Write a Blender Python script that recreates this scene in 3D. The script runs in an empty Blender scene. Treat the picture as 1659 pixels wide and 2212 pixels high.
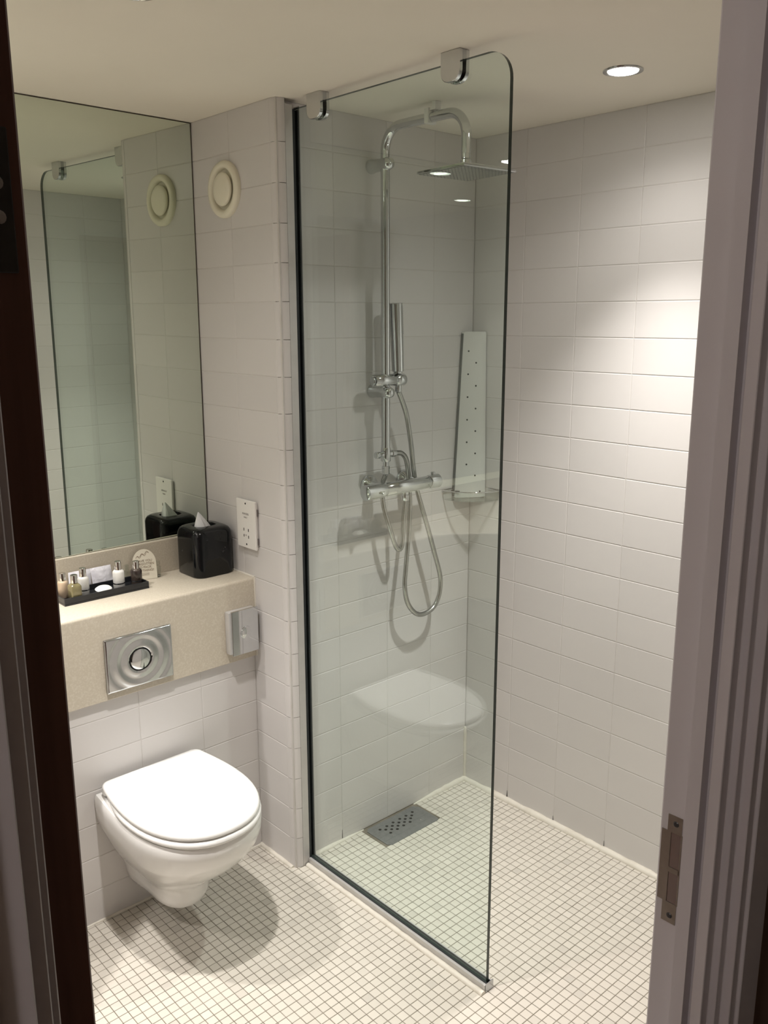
import bpy, bmesh, math, random
from mathutils import Vector, Matrix
random.seed(7)
PI = math.pi
scene = bpy.context.scene
COL = scene.collection

# ------------------------------------------------------------------ camera
CAM = Vector((-2.2323, -2.0077, 1.6904))
YAW, PITCH, ROLL, FPX = 0.7384, -0.2191, -0.0024, 1884.03
cy_, sy_, cp_, sp_ = math.cos(YAW), math.sin(YAW), math.cos(PITCH), math.sin(PITCH)
FW = Vector((sy_*cp_, cy_*cp_, sp_)); RT = Vector((cy_, -sy_, 0)); UP = RT.cross(FW)
RT, UP = math.cos(ROLL)*RT + math.sin(ROLL)*UP, -math.sin(ROLL)*RT + math.cos(ROLL)*UP
cd = bpy.data.cameras.new('camera'); cam = bpy.data.objects.new('camera', cd); COL.objects.link(cam)
cd.sensor_fit = 'HORIZONTAL'; cd.sensor_width = 36.0; cd.lens = 36.0*FPX/1659.0
cd.clip_start = 0.02; cd.clip_end = 50
M = Matrix.Identity(4)
for i in range(3):
    M[i][0], M[i][1], M[i][2], M[i][3] = RT[i], UP[i], -FW[i], CAM[i]
cam.matrix_world = M
scene.camera = cam

# ------------------------------------------------------------------ world, exposure
w = bpy.data.worlds.new('world'); scene.world = w; w.use_nodes = True
w.node_tree.nodes['Background'].inputs[0].default_value = (0.02, 0.018, 0.016, 1)
w.node_tree.nodes['Background'].inputs[1].default_value = 1.0
vs = scene.view_settings
vs.view_transform = 'Standard'; vs.look = 'None'; vs.exposure = 0.0; vs.gamma = 1.0; vs.use_curve_mapping = False
LAMP_W = 104.0            # watts of each bathroom downlight
LAMP_COL = (1.0, 0.958, 0.915)
LAMP_ANGLE = 84.0
SPILL_W, SPILL_ANGLE = 15.0, 150.0     # weak wide spill of the same lamp
HALL_FILL_W = 30.0  # watts of the unseen fill lamp added in the hall

# ------------------------------------------------------------------ measures (metres)
H = 2.25            # ceiling
TV, TH = 0.102, 0.2025   # wall tile pitch
XS = -0.803         # return wall plane
YC = 0.163          # tiled cistern wall
YM = 0.405          # back of the stone ledge
YW = 0.424          # wall behind the mirror
YD = -1.48          # inner face of the door wall
YH = -1.56          # hall face of the door wall
XL = -2.95          # far left wall
DL, DR = -2.078, -1.25   # door opening
DH = 2.08
GX = -0.738         # middle of the glass screen

# ------------------------------------------------------------------ materials
def nodes(name):
    m = bpy.data.materials.new(name); m.use_nodes = True
    nt = m.node_tree; return m, nt, nt.nodes['Principled BSDF']

def mat(name, col, rough=0.5, metal=0.0, spec=0.5, coat=0.0, var=0.0, noise=None, bump=None, sss=0.0):
    """noise=(scale, colour2, contrast lo, hi); bump=(scale, strength, distance); var=per-object value jitter"""
    m, nt, b = nodes(name)
    b.inputs['Base Color'].default_value = (*col, 1)
    b.inputs['Roughness'].default_value = rough
    b.inputs['Metallic'].default_value = metal
    b.inputs['Specular IOR Level'].default_value = spec
    b.inputs['Coat Weight'].default_value = coat
    b.inputs['Coat Roughness'].default_value = 0.05
    src = None
    tc = nt.nodes.new('ShaderNodeTexCoord')
    if noise:
        n = nt.nodes.new('ShaderNodeTexNoise'); n.inputs['Scale'].default_value = noise[0]; n.inputs['Detail'].default_value = 5
        nt.links.new(tc.outputs['Object'], n.inputs['Vector'])
        r = nt.nodes.new('ShaderNodeValToRGB')
        r.color_ramp.elements[0].position = noise[2]; r.color_ramp.elements[1].position = noise[3]
        r.color_ramp.elements[0].color = (*col, 1); r.color_ramp.elements[1].color = (*noise[1], 1)
        nt.links.new(n.outputs['Fac'], r.inputs['Fac']); src = r.outputs['Color']
        nt.links.new(src, b.inputs['Base Color'])
    if var:
        oi = nt.nodes.new('ShaderNodeObjectInfo'); mr = nt.nodes.new('ShaderNodeMapRange')
        mr.inputs['To Min'].default_value = 1-var; mr.inputs['To Max'].default_value = 1+var
        nt.links.new(oi.outputs['Random'], mr.inputs['Value'])
        hs = nt.nodes.new('ShaderNodeHueSaturation'); hs.inputs['Color'].default_value = (*col, 1)
        if src: nt.links.new(src, hs.inputs['Color'])
        nt.links.new(mr.outputs['Result'], hs.inputs['Value']); nt.links.new(hs.outputs['Color'], b.inputs['Base Color'])
    if bump:
        n2 = nt.nodes.new('ShaderNodeTexNoise'); n2.inputs['Scale'].default_value = bump[0]; n2.inputs['Detail'].default_value = 3
        nt.links.new(tc.outputs['Object'], n2.inputs['Vector'])
        bp = nt.nodes.new('ShaderNodeBump'); bp.inputs['Strength'].default_value = bump[1]; bp.inputs['Distance'].default_value = bump[2]
        nt.links.new(n2.outputs['Fac'], bp.inputs['Height']); nt.links.new(bp.outputs['Normal'], b.inputs['Normal'])
    return m

MT = {}
MT['tile'] = mat('white_wall_tile', (0.645, 0.620, 0.605), 0.32, spec=0.4, var=0.02, bump=(9, 0.12, 0.004))
MT['grout'] = mat('wall_grout', (0.62, 0.595, 0.57), 0.8, spec=0.1, noise=(14, (0.56, 0.53, 0.495), 0.45, 0.75))
MT['floor_grout'] = mat('floor_grout', (0.15, 0.13, 0.10), 0.9, spec=0.1, noise=(9, (0.24, 0.21, 0.17), 0.4, 0.7))
MT['ceiling'] = mat('ceiling_paint', (0.82, 0.77, 0.675), 0.9, spec=0.1, noise=(3, (0.79, 0.74, 0.645), 0.3, 0.8))
MT['chrome'] = mat('chrome', (0.66, 0.67, 0.68), 0.06, metal=1.0, noise=(40, (0.62, 0.63, 0.64), 0.3, 0.8))
MT['chrome_dark'] = mat('satin_chrome', (0.50, 0.51, 0.52), 0.25, metal=1.0, noise=(60, (0.45, 0.46, 0.47), 0.3, 0.8))
MT['chrome_soft'] = mat('soft_chrome', (0.62, 0.63, 0.64), 0.14, metal=1.0, noise=(60, (0.58, 0.59, 0.60), 0.3, 0.8))
MT['hose'] = mat('hose_metal', (0.50, 0.50, 0.48), 0.22, metal=1.0, noise=(80, (0.43, 0.43, 0.41), 0.3, 0.8))
MT['aluminium'] = mat('aluminium', (0.58, 0.565, 0.55), 0.40, metal=0.35, noise=(30, (0.53, 0.515, 0.50), 0.3, 0.8))
MT['steel'] = mat('stainless_drain', (0.26, 0.265, 0.265), 0.5, metal=0.6, noise=(70, (0.22, 0.225, 0.225), 0.3, 0.8))
MT['strike'] = mat('strike_steel', (0.40, 0.37, 0.33), 0.4, metal=1.0, noise=(60, (0.33, 0.30, 0.26), 0.3, 0.8))
MT['hinge'] = mat('hinge_steel', (0.10, 0.10, 0.105), 0.4, metal=0.8, noise=(60, (0.07, 0.07, 0.075), 0.3, 0.8))
MT['hole'] = mat('dark_hole', (0.012, 0.012, 0.012), 0.8, spec=0.1, noise=(50, (0.02, 0.02, 0.02), 0.3, 0.8))
MT['mirror_edge'] = mat('mirror_edge', (0.06, 0.05, 0.035), 0.6, noise=(40, (0.09, 0.08, 0.06), 0.3, 0.8))
MT['gasket'] = mat('black_seal', (0.026, 0.031, 0.033), 0.45, spec=0.3, noise=(40, (0.02, 0.022, 0.024), 0.3, 0.8))
MT['silicone'] = mat('white_silicone', (0.72, 0.68, 0.60), 0.5, noise=(22, (0.62, 0.57, 0.48), 0.5, 0.8), bump=(60, 0.4, 0.004))
MT['ceramic'] = mat('white_ceramic', (0.83, 0.82, 0.80), 0.14, spec=0.5, coat=0.3, noise=(4, (0.81, 0.80, 0.78), 0.3, 0.8))
MT['seat'] = mat('white_seat_plastic', (0.86, 0.855, 0.84), 0.26, spec=0.45, noise=(4, (0.845, 0.84, 0.825), 0.3, 0.8))
MT['stone'] = mat('beige_stone', (0.56, 0.50, 0.405), 0.38, spec=0.35, noise=(210, (0.63, 0.575, 0.48), 0.45, 0.70))
MT['cream'] = mat('cream_plastic', (0.80, 0.76, 0.62), 0.4, noise=(6, (0.78, 0.74, 0.60), 0.3, 0.8))
MT['plastic'] = mat('white_plastic', (0.80, 0.775, 0.74), 0.35, noise=(6, (0.78, 0.755, 0.72), 0.3, 0.8))
MT['panel'] = mat('shelf_white_panel', (0.66, 0.66, 0.63), 0.4, noise=(6, (0.64, 0.64, 0.61), 0.3, 0.8))
MT['shade_grey'] = mat('grey_shade', (0.13, 0.135, 0.13), 0.6, noise=(40, (0.13, 0.135, 0.13), 0.3, 0.8))  # dark tone standing in for shade on the shelf panel's side
MT['ink'] = mat('print_ink', (0.16, 0.14, 0.13), 0.7, noise=(30, (0.2, 0.18, 0.17), 0.3, 0.8))
MT['ink_brown'] = mat('brown_ink', (0.20, 0.14, 0.09), 0.7, noise=(30, (0.25, 0.18, 0.12), 0.3, 0.8))
MT['tray'] = mat('black_tray', (0.012, 0.013, 0.016), 0.3, noise=(20, (0.02, 0.021, 0.024), 0.3, 0.8))
MT['tissue'] = mat('tissue_paper', (0.82, 0.82, 0.82), 0.9, spec=0.1, noise=(30, (0.76, 0.77, 0.78), 0.3, 0.8), bump=(60, 0.4, 0.004))
MT['cap'] = mat('silver_cap', (0.80, 0.78, 0.75), 0.10, metal=1.0, noise=(50, (0.74, 0.72, 0.69), 0.3, 0.8))
MT['lotion'] = mat('white_lotion_bottle', (0.78, 0.77, 0.74), 0.35, noise=(60, (0.70, 0.69, 0.66), 0.4, 0.8))
MT['lotion_grey'] = mat('frosted_lotion_bottle', (0.66, 0.65, 0.62), 0.35, noise=(60, (0.58, 0.57, 0.54), 0.4, 0.8))
MT['amber'] = mat('olive_gel_bottle', (0.23, 0.20, 0.10), 0.2, coat=0.5, noise=(40, (0.14, 0.12, 0.06), 0.35, 0.7))
MT['brown_bottle'] = mat('dark_brown_bottle', (0.03, 0.022, 0.02), 0.2, coat=0.2, noise=(40, (0.10, 0.075, 0.06), 0.35, 0.7))
MT['peach'] = mat('peach_bottle', (0.62, 0.48, 0.34), 0.35, noise=(40, (0.55, 0.42, 0.30), 0.35, 0.7))
MT['soap'] = mat('white_soap', (0.84, 0.84, 0.80), 0.4, noise=(30, (0.80, 0.80, 0.76), 0.35, 0.7))
MT['sachet'] = mat('lilac_wrapper', (0.60, 0.59, 0.64), 0.22, noise=(18, (0.74, 0.73, 0.77), 0.4, 0.65), bump=(30, 0.6, 0.01))
MT['card'] = mat('cream_card', (0.74, 0.69, 0.57), 0.7, noise=(20, (0.70, 0.65, 0.53), 0.3, 0.8))
MT['paint'] = mat('frame_paint', (0.60, 0.565, 0.59), 0.45, noise=(5, (0.57, 0.535, 0.56), 0.3, 0.8))
MT['hall_wall'] = mat('hall_brown_wall', (0.20, 0.13, 0.10), 0.7, noise=(5, (0.17, 0.11, 0.085), 0.3, 0.8))
MT['hall_beige'] = mat('hall_beige_wall', (0.26, 0.20, 0.14), 0.8, noise=(5, (0.23, 0.175, 0.12), 0.3, 0.8))
MT['hall_floor'] = mat('hall_carpet', (0.07, 0.05, 0.04), 0.95, noise=(60, (0.05, 0.035, 0.03), 0.3, 0.8))
MT['plaster'] = mat('plaster', (0.6, 0.57, 0.53), 0.9, noise=(5, (0.57, 0.54, 0.5), 0.3, 0.8))
MT['edge'] = mat('glass_edge', (0.030, 0.042, 0.036), 0.15, spec=0.4, noise=(8, (0.05, 0.065, 0.055), 0.35, 0.8))

def mosaic_material():
    m, nt, b = nodes('cream_mosaic')
    g = nt.nodes.new('ShaderNodeNewGeometry')
    add = nt.nodes.new('ShaderNodeVectorMath'); add.operation = 'ADD'; add.inputs[1].default_value = (0.6165, 0.688, 0)
    sn = nt.nodes.new('ShaderNodeVectorMath'); sn.operation = 'SNAP'; sn.inputs[1].default_value = (0.0255, 0.0255, 10)
    wn = nt.nodes.new('ShaderNodeTexWhiteNoise')
    cr = nt.nodes.new('ShaderNodeValToRGB')
    e = cr.color_ramp.elements
    e[0].position = 0.0; e[0].color = (0.54, 0.505, 0.45, 1)
    e[1].position = 1.0; e[1].color = (0.66, 0.617, 0.55, 1)
    k = cr.color_ramp.elements.new(0.06); k.color = (0.61, 0.57, 0.505, 1)
    k = cr.color_ramp.elements.new(0.85); k.color = (0.64, 0.598, 0.53, 1)
    nt.links.new(g.outputs['Position'], add.inputs[0]); nt.links.new(add.outputs[0], sn.inputs[0])
    nt.links.new(sn.outputs[0], wn.inputs['Vector']); nt.links.new(wn.outputs['Value'], cr.inputs['Fac'])
    nt.links.new(cr.outputs['Color'], b.inputs['Base Color'])
    b.inputs['Roughness'].default_value = 0.42; b.inputs['Specular IOR Level'].default_value = 0.3
    return m
MT['mosaic'] = mosaic_material()

def glass_material(name, tint, edge_power=5.0, f0=0.043):
    """thin clear glass: straight-through tint plus Schlick reflection on every face"""
    m = bpy.data.materials.new(name); m.use_nodes = True; nt = m.node_tree
    for n in list(nt.nodes): nt.nodes.remove(n)
    out = nt.nodes.new('ShaderNodeOutputMaterial'); mix = nt.nodes.new('ShaderNodeMixShader')
    tr = nt.nodes.new('ShaderNodeBsdfTransparent'); gl = nt.nodes.new('ShaderNodeBsdfGlossy')
    tr.inputs['Color'].default_value = (*tint, 1); gl.inputs['Roughness'].default_value = 0.0
    gl.inputs['Color'].default_value = (1, 1, 1, 1)
    g = nt.nodes.new('ShaderNodeNewGeometry'); dt = nt.nodes.new('ShaderNodeVectorMath'); dt.operation = 'DOT_PRODUCT'
    nt.links.new(g.outputs['Incoming'], dt.inputs[0]); nt.links.new(g.outputs['Normal'], dt.inputs[1])
    def math_(op, a, bval=None, bsock=None):
        n = nt.nodes.new('ShaderNodeMath'); n.operation = op; nt.links.new(a, n.inputs[0])
        if bval is not None: n.inputs[1].default_value = bval
        return n.outputs[0]
    ab = math_('ABSOLUTE', dt.outputs['Value'])
    inv = nt.nodes.new('ShaderNodeMath'); inv.operation = 'SUBTRACT'; inv.inputs[0].default_value = 1.0; nt.links.new(ab, inv.inputs[1])
    pw = math_('POWER', inv.outputs[0], edge_power)
    ml = math_('MULTIPLY', pw, 1-f0); ad = math_('ADD', ml, f0)
    nt.links.new(ad, mix.inputs[0]); nt.links.new(tr.outputs[0], mix.inputs[1]); nt.links.new(gl.outputs[0], mix.inputs[2])
    nt.links.new(mix.outputs[0], out.inputs[0])
    return m
MT['glass'] = glass_material('screen_glass', (0.922, 0.964, 0.948), f0=0.05)
MT['acrylic'] = glass_material('clear_acrylic', (0.90, 0.915, 0.90))

def mirror_material():
    m = bpy.data.materials.new('mirror_silver'); m.use_nodes = True; nt = m.node_tree
    b = nt.nodes['Principled BSDF']; b.inputs['Base Color'].default_value = (0.71, 0.77, 0.685, 1)
    b.inputs['Metallic'].default_value = 1; b.inputs['Roughness'].default_value = 0.0
    return m
MT['mirror'] = mirror_material()

def marble_black():
    m, nt, b = nodes('black_marble')
    tc = nt.nodes.new('ShaderNodeTexCoord'); n = nt.nodes.new('ShaderNodeTexNoise')
    n.inputs['Scale'].default_value = 9; n.inputs['Detail'].default_value = 6; n.inputs['Distortion'].default_value = 1.6
    cr = nt.nodes.new('ShaderNodeValToRGB'); e = cr.color_ramp.elements
    e[0].position = 0.0; e[0].color = (0.006, 0.007, 0.008, 1); e[1].position = 1.0; e[1].color = (0.010, 0.011, 0.012, 1)
    for p, c in ((0.615, (0.006, 0.007, 0.008)), (0.64, (0.055, 0.055, 0.058)), (0.665, (0.010, 0.011, 0.012))):
        k = cr.color_ramp.elements.new(p); k.color = (*c, 1)
    nt.links.new(tc.outputs['Object'], n.inputs['Vector']); nt.links.new(n.outputs['Fac'], cr.inputs['Fac'])
    nt.links.new(cr.outputs['Color'], b.inputs['Base Color'])
    b.inputs['Roughness'].default_value = 0.1; b.inputs['Specular IOR Level'].default_value = 0.35
    return m
MT['marble'] = marble_black()

def wood_dark():
    m, nt, b = nodes('dark_door_wood')
    tc = nt.nodes.new('ShaderNodeTexCoord'); mp = nt.nodes.new('ShaderNodeMapping'); mp.inputs['Scale'].default_value = (40, 40, 1.5)
    n = nt.nodes.new('ShaderNodeTexNoise'); n.inputs['Scale'].default_value = 2; n.inputs['Detail'].default_value = 4
    cr = nt.nodes.new('ShaderNodeValToRGB'); e = cr.color_ramp.elements
    e[0].color = (0.13, 0.058, 0.043, 1); e[1].color = (0.19, 0.088, 0.064, 1); e[0].position = 0.3; e[1].position = 0.7
    nt.links.new(tc.outputs['Object'], mp.inputs[0]); nt.links.new(mp.outputs[0], n.inputs['Vector']); nt.links.new(n.outputs['Fac'], cr.inputs[0])
    nt.links.new(cr.outputs[0], b.inputs['Base Color']); b.inputs['Roughness'].default_value = 0.5
    return m
MT['wood'] = wood_dark()

def emitter(name, col, strength):
    m = bpy.data.materials.new(name); m.use_nodes = True; nt = m.node_tree
    b = nt.nodes['Principled BSDF']; b.inputs['Base Color'].default_value = (0.9, 0.9, 0.9, 1)
    b.inputs['Emission Color'].default_value = (*col, 1); b.inputs['Emission Strength'].default_value = strength
    return m
MT['lamp'] = emitter('lamp_lens', (1.0, 0.97, 0.93), 60.0)
MT['hall_fill_glow'] = emitter('hall_fill_lens', (1.0, 0.75, 0.5), 1.5)  # glow of the added hall fill lamp

# ------------------------------------------------------------------ mesh helpers
def add_box(bm, x0, x1, y0, y1, z0, z1):
    x0, x1 = sorted((x0, x1)); y0, y1 = sorted((y0, y1)); z0, z1 = sorted((z0, z1))
    v = [bm.verts.new(p) for p in ((x0,y0,z0),(x1,y0,z0),(x1,y1,z0),(x0,y1,z0),(x0,y0,z1),(x1,y0,z1),(x1,y1,z1),(x0,y1,z1))]
    fs = [bm.faces.new([v[i] for i in f]) for f in ((3,2,1,0),(4,5,6,7),(0,1,5,4),(1,2,6,5),(2,3,7,6),(3,0,4,7))]
    return v, fs

def box(*a, bevel=0.0, seg=2):
    bm = bmesh.new(); add_box(bm, *a)
    if bevel: bmesh.ops.bevel(bm, geom=bm.edges[:], offset=bevel, segments=seg, affect='EDGES', profile=0.5)
    return bm

def frame(d):
    d = d.normalized(); a = Vector((0,0,1)) if abs(d.z) < 0.9 else Vector((1,0,0))
    u = d.cross(a).normalized(); return u, d.cross(u).normalized()

def add_tube(bm, pts, rad, seg=16, cap=True):
    pts = [Vector(p) for p in pts]; rs = rad if isinstance(rad, (list, tuple)) else [rad]*len(pts)
    rings = []; u = None
    for i, p in enumerate(pts):
        d = (pts[min(i+1, len(pts)-1)] - pts[max(i-1, 0)])
        if d.length < 1e-9: d = Vector((0,0,1))
        d.normalize()
        if u is None: u, v = frame(d)
        else:
            u = (u - d*u.dot(d)).normalized(); v = d.cross(u)
        rings.append([bm.verts.new(p + rs[i]*(math.cos(2*PI*k/seg)*u + math.sin(2*PI*k/seg)*v)) for k in range(seg)])
    for a, b in zip(rings, rings[1:]):
        for k in range(seg): bm.faces.new((a[k], a[(k+1)%seg], b[(k+1)%seg], b[k]))
    if cap: bm.faces.new(rings[0][::-1]); bm.faces.new(rings[-1])
    return rings

def tube(pts, rad, seg=16):
    bm = bmesh.new(); add_tube(bm, pts, rad, seg); return bm

def cyl(p0, p1, r, seg=24, cham=0.0):
    p0, p1 = Vector(p0), Vector(p1); d = (p1-p0).normalized()
    bm = bmesh.new()
    if cham: add_tube(bm, [p0, p0+d*1e-5, p0+d*cham, p1-d*cham, p1-d*1e-5, p1], [r-cham, r-cham, r, r, r-cham, r-cham], seg)
    else: add_tube(bm, [p0, p1], r, seg)
    return bm

def lathe(profile, origin, axis, seg=32):
    """profile: list of (radius, height along axis)"""
    o = Vector(origin); a = Vector(axis).normalized(); u, v = frame(a); bm = bmesh.new(); rings = []
    for r, h in profile:
        if r < 1e-6: rings.append([bm.verts.new(o+a*h)])
        else: rings.append([bm.verts.new(o+a*h+r*(math.cos(2*PI*k/seg)*u+math.sin(2*PI*k/seg)*v)) for k in range(seg)])
    for A, B in zip(rings, rings[1:]):
        for k in range(seg):
            a0, a1 = A[k % len(A)], A[(k+1) % len(A)]; b0, b1 = B[k % len(B)], B[(k+1) % len(B)]
            vs_ = []
            for q in (a0, a1, b1, b0):
                if q not in vs_: vs_.append(q)
            if len(vs_) > 2:
                try: bm.faces.new(vs_)
                except ValueError: pass
    for R in (rings[0], rings[-1]):
        if len(R) > 2:
            try: bm.faces.new(R)
            except ValueError: pass
    bmesh.ops.recalc_face_normals(bm, faces=bm.faces[:])
    return bm

def loft(rings, cap=True):
    bm = bmesh.new(); R = [[bm.verts.new(p) for p in r] for r in rings]; n = len(R[0])
    for a, b in zip(R, R[1:]):
        for k in range(n): bm.faces.new((a[k], a[(k+1)%n], b[(k+1)%n], b[k]))
    if cap: bm.faces.new(R[0][::-1]); bm.faces.new(R[-1])
    bmesh.ops.recalc_face_normals(bm, faces=bm.faces[:])
    return bm

def prism(poly, f0, f1, bevel=0.0):
    """poly: 2d points; f0/f1 map a 2d point to 3d for the two ends"""
    bm = bmesh.new(); a = [bm.verts.new(f0(p)) for p in poly]; b = [bm.verts.new(f1(p)) for p in poly]; n = len(poly)
    for k in range(n): bm.faces.new((a[k], a[(k+1)%n], b[(k+1)%n], b[k]))
    bm.faces.new(a[::-1]); bm.faces.new(b)
    bmesh.ops.recalc_face_normals(bm, faces=bm.faces[:])
    if bevel: bmesh.ops.bevel(bm, geom=bm.edges[:], offset=bevel, segments=2, affect='EDGES', profile=0.5)
    return bm

def spline(pts, n=12):
    """Catmull-Rom through pts"""
    P = [Vector(p) for p in pts]; P = [2*P[0]-P[1]] + P + [2*P[-1]-P[-2]]; out = []
    for i in range(1, len(P)-2):
        for k in range(n):
            t = k/n; a, b, c, d = P[i-1], P[i], P[i+1], P[i+2]
            out.append(0.5*((2*b)+(c-a)*t+(2*a-5*b+4*c-d)*t*t+(3*b-a-3*c+d)*t**3))
    out.append(P[-2]); return out

def resample(pts, step):
    out = [pts[0]]; acc = 0.0
    for a, b in zip(pts, pts[1:]):
        L = (b-a).length; d = step-acc
        while d <= L:
            out.append(a+(b-a)*(d/L)); d += step
        acc = L-(d-step)
    return out

def corrugated(pts, r, step=0.0022, seg=12):
    q = resample(spline(pts, 24), step); rs = [r if i % 2 else r*0.80 for i in range(len(q))]
    return tube(q, rs, seg)

ROOTLOC = {}
def finish(name, bm, m, smooth=False, angle=35):
    me = bpy.data.meshes.new(name); bm.to_mesh(me); bm.free()
    for mm in (m if isinstance(m, (list, tuple)) else [m]): me.materials.append(mm)
    if smooth:
        for p in me.polygons: p.use_smooth = True
        me.set_sharp_from_angle(angle=math.radians(angle))
    return me

def obj(name, bm, m, parent=None, smooth=False, angle=35, label=None):
    o = bpy.data.objects.new(name, finish(name, bm, m, smooth, angle)); COL.objects.link(o)
    if parent:
        o.parent = parent; o.matrix_parent_inverse = Matrix.Translation(-ROOTLOC.get(parent, Vector((0,0,0))))
        ROOTLOC[o] = Vector((0,0,0)); o.matrix_parent_inverse = Matrix.Translation(-ROOTLOC.get(parent, Vector((0,0,0))))
    else: ROOTLOC[o] = Vector((0,0,0))
    if label: o['label'] = label
    return o

def thing(name, label, cat, loc, group=None):
    o = bpy.data.objects.new(name, None); COL.objects.link(o); o.location = loc; ROOTLOC[o] = Vector(loc)
    o.empty_display_size = 0.05
    o['label'] = label; o['category'] = cat
    if group: o['group'] = group
    return o

def tag(o, label, cat, group=None):
    o['label'] = label; o['category'] = cat
    if group: o['group'] = group
    return o

def struct(name, bm, m, label=None, smooth=False):
    o = obj(name, bm, m, None, smooth); o['kind'] = 'structure'
    if label: o['label'] = label
    return o

def instance(name, me, parent, matrix):
    o = bpy.data.objects.new(name, me); COL.objects.link(o); o.parent = parent; o.matrix_local = matrix; return o

def text_mesh(name, body, size, matrix, m, parent, align='CENTER', thick=0.0002, spacing=1.0, shear=0.0):
    c = bpy.data.curves.new('t', 'FONT'); c.body = body; c.size = size; c.align_x = align; c.align_y = 'CENTER'
    c.extrude = thick; c.space_line = spacing; c.resolution_u = 3; c.shear = shear
    to = bpy.data.objects.new('t', c); COL.objects.link(to)
    dg = bpy.context.evaluated_depsgraph_get(); me = bpy.data.meshes.new_from_object(to.evaluated_get(dg))
    bpy.data.objects.remove(to); bpy.data.curves.remove(c)
    me.name = name; me.transform(matrix); me.materials.clear(); me.materials.append(m)
    o = bpy.data.objects.new(name, me); COL.objects.link(o); o.parent = parent
    o.matrix_parent_inverse = Matrix.Translation(-ROOTLOC.get(parent, Vector((0,0,0)))); return o

# ------------------------------------------------------------------ tiles on walls
TILE_CACHE = {}
def tile_mesh(w_, h_):
    k = (round(w_, 4), round(h_, 4))
    if k in TILE_CACHE: return TILE_CACHE[k]
    bm = bmesh.new(); g = 0.0007; c = 0.0018; t = 0.006
    x0, x1, z0, z1 = -w_/2+g, w_/2-g, -h_/2+g, h_/2-g      # front face looks to -Y at y = 0
    def ring(i, y): return [bm.verts.new(p) for p in ((x0+i,y,z0+i),(x1-i,y,z0+i),(x1-i,y,z1-i),(x0+i,y,z1-i))]
    A, B, C2 = ring(c, 0.0), ring(0, 0.0008), ring(0, t)
    for P, Q in ((A, B), (B, C2)):
        for j in range(4): bm.faces.new((P[j], Q[j], Q[(j+1)%4], P[(j+1)%4]))
    bm.faces.new(A)
    bmesh.ops.recalc_face_normals(bm, faces=bm.faces[:])
    for f in bm.faces:
        if f.normal.y > 0.5: f.normal_flip()
    TILE_CACHE[k] = finish('tile', bm, MT['tile']); return TILE_CACHE[k]

def tile_wall(parent, origin, udir, nrm, ucuts, zcuts, skip=None):
    """face plane through origin; udir along wall; nrm outward normal"""
    o = Vector(origin); u = Vector(udir); n = Vector(nrm); z = Vector((0,0,1)); R = Matrix.Identity(4)
    for i in range(3): R[i][0], R[i][1], R[i][2] = u[i], -n[i], z[i]
    for a, b in zip(ucuts, ucuts[1:]):
        for c, d in zip(zcuts, zcuts[1:]):
            if b-a < 0.012 or d-c < 0.004: continue
            if skip and skip((a+b)/2, (c+d)/2): continue
            p = o+u*((a+b)/2)+z*((c+d)/2)
            tilt = Matrix.Rotation(random.uniform(-1,1)*0.0022, 4, 'X') @ Matrix.Rotation(random.uniform(-1,1)*0.0016, 4, 'Z')
            instance('tile', tile_mesh(b-a, d-c), parent, Matrix.Translation(p) @ R @ tilt)

ROWS = [i*TV for i in range(23)] ; ROWS[-1] = H
GD = 0.0011   # grout recess

wall_right = struct('wall_right', box(GD, 0.12, YD-0.02, 0.12, 0, H), MT['grout'], 'tiled shower side wall')
tile_wall(wall_right, (0,0,0), (0,-1,0), (-1,0,0), [0.0]+[0.208+i*0.2031 for i in range(7)]+[-YD], ROWS)
wall_back = struct('wall_back', box(XS+0.002, 0.0, GD, 0.12, 0, H), MT['grout'], 'tiled shower end wall behind the riser pipe')
tile_wall(wall_back, (0,0,0), (-1,0,0), (0,-1,0), [0.0, 0.1885, 0.3916, 0.5947, 0.775], ROWS)
wall_return = struct('wall_return', box(XS+GD, XS+0.10, 0.002, YW+0.02, 0, H), MT['grout'], 'narrow tiled return wall with vent and socket')
tile_wall(wall_return, (XS,0,0), (0,1,0), (-1,0,0), [0.005, 0.2035, 0.406], [z for z in ROWS if z > 0.6])
tile_wall(wall_return, (XS,0,0), (0,1,0), (-1,0,0), [0.005, YC], [z for z in ROWS if z < 0.7])
wall_cistern = struct('wall_cistern', box(XL, XS+0.01, YC+GD, YM-0.005, 0, 0.887), MT['grout'], 'tiled boxed-in cistern wall behind the toilet')
tile_wall(wall_cistern, (0,YC,0), (-1,0,0), (0,-1,0), [0.803]+[0.9975+0.203*i for i in range(5)], ROWS[:8])
wall_mirror = struct('wall_mirror', box(XL, XS+0.05, YW, YW+0.1, 0.0, H), MT['plaster'], 'wall behind the mirror')
wall_left = struct('wall_left', box(XL-0.1, XL, YH, YM+0.1, 0, H), MT['tile'], 'far left wall')
wf = bmesh.new()
for a in ((DR+0.012, 0.05, YH, YD-GD, 0, H), (XL, DL-0.012, YH, YD-GD, 0, H), (DL-0.012, DR+0.012, YH, YD-GD, DH+0.012, H)): add_box(wf, *a)
wall_front = struct('wall_front', wf, MT['grout'], 'tiled wall with the doorway')
tile_wall(wall_front, (0,YD,0), (-1,0,0), (0,1,0), [0.0]+[0.2031*i for i in range(1, 7)], ROWS)
tile_wall(wall_front, (0,YD,0), (-1,0,0), (0,1,0), [0.2031*6+0.0001]+[0.2031*i for i in range(7, 11)], [DH+0.012, 21*TV, H])
ceiling = struct('ceiling', box(XL-0.1, 0.12, YH, YM+0.1, H, H+0.08), MT['ceiling'], 'cream painted bathroom ceiling')

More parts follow.
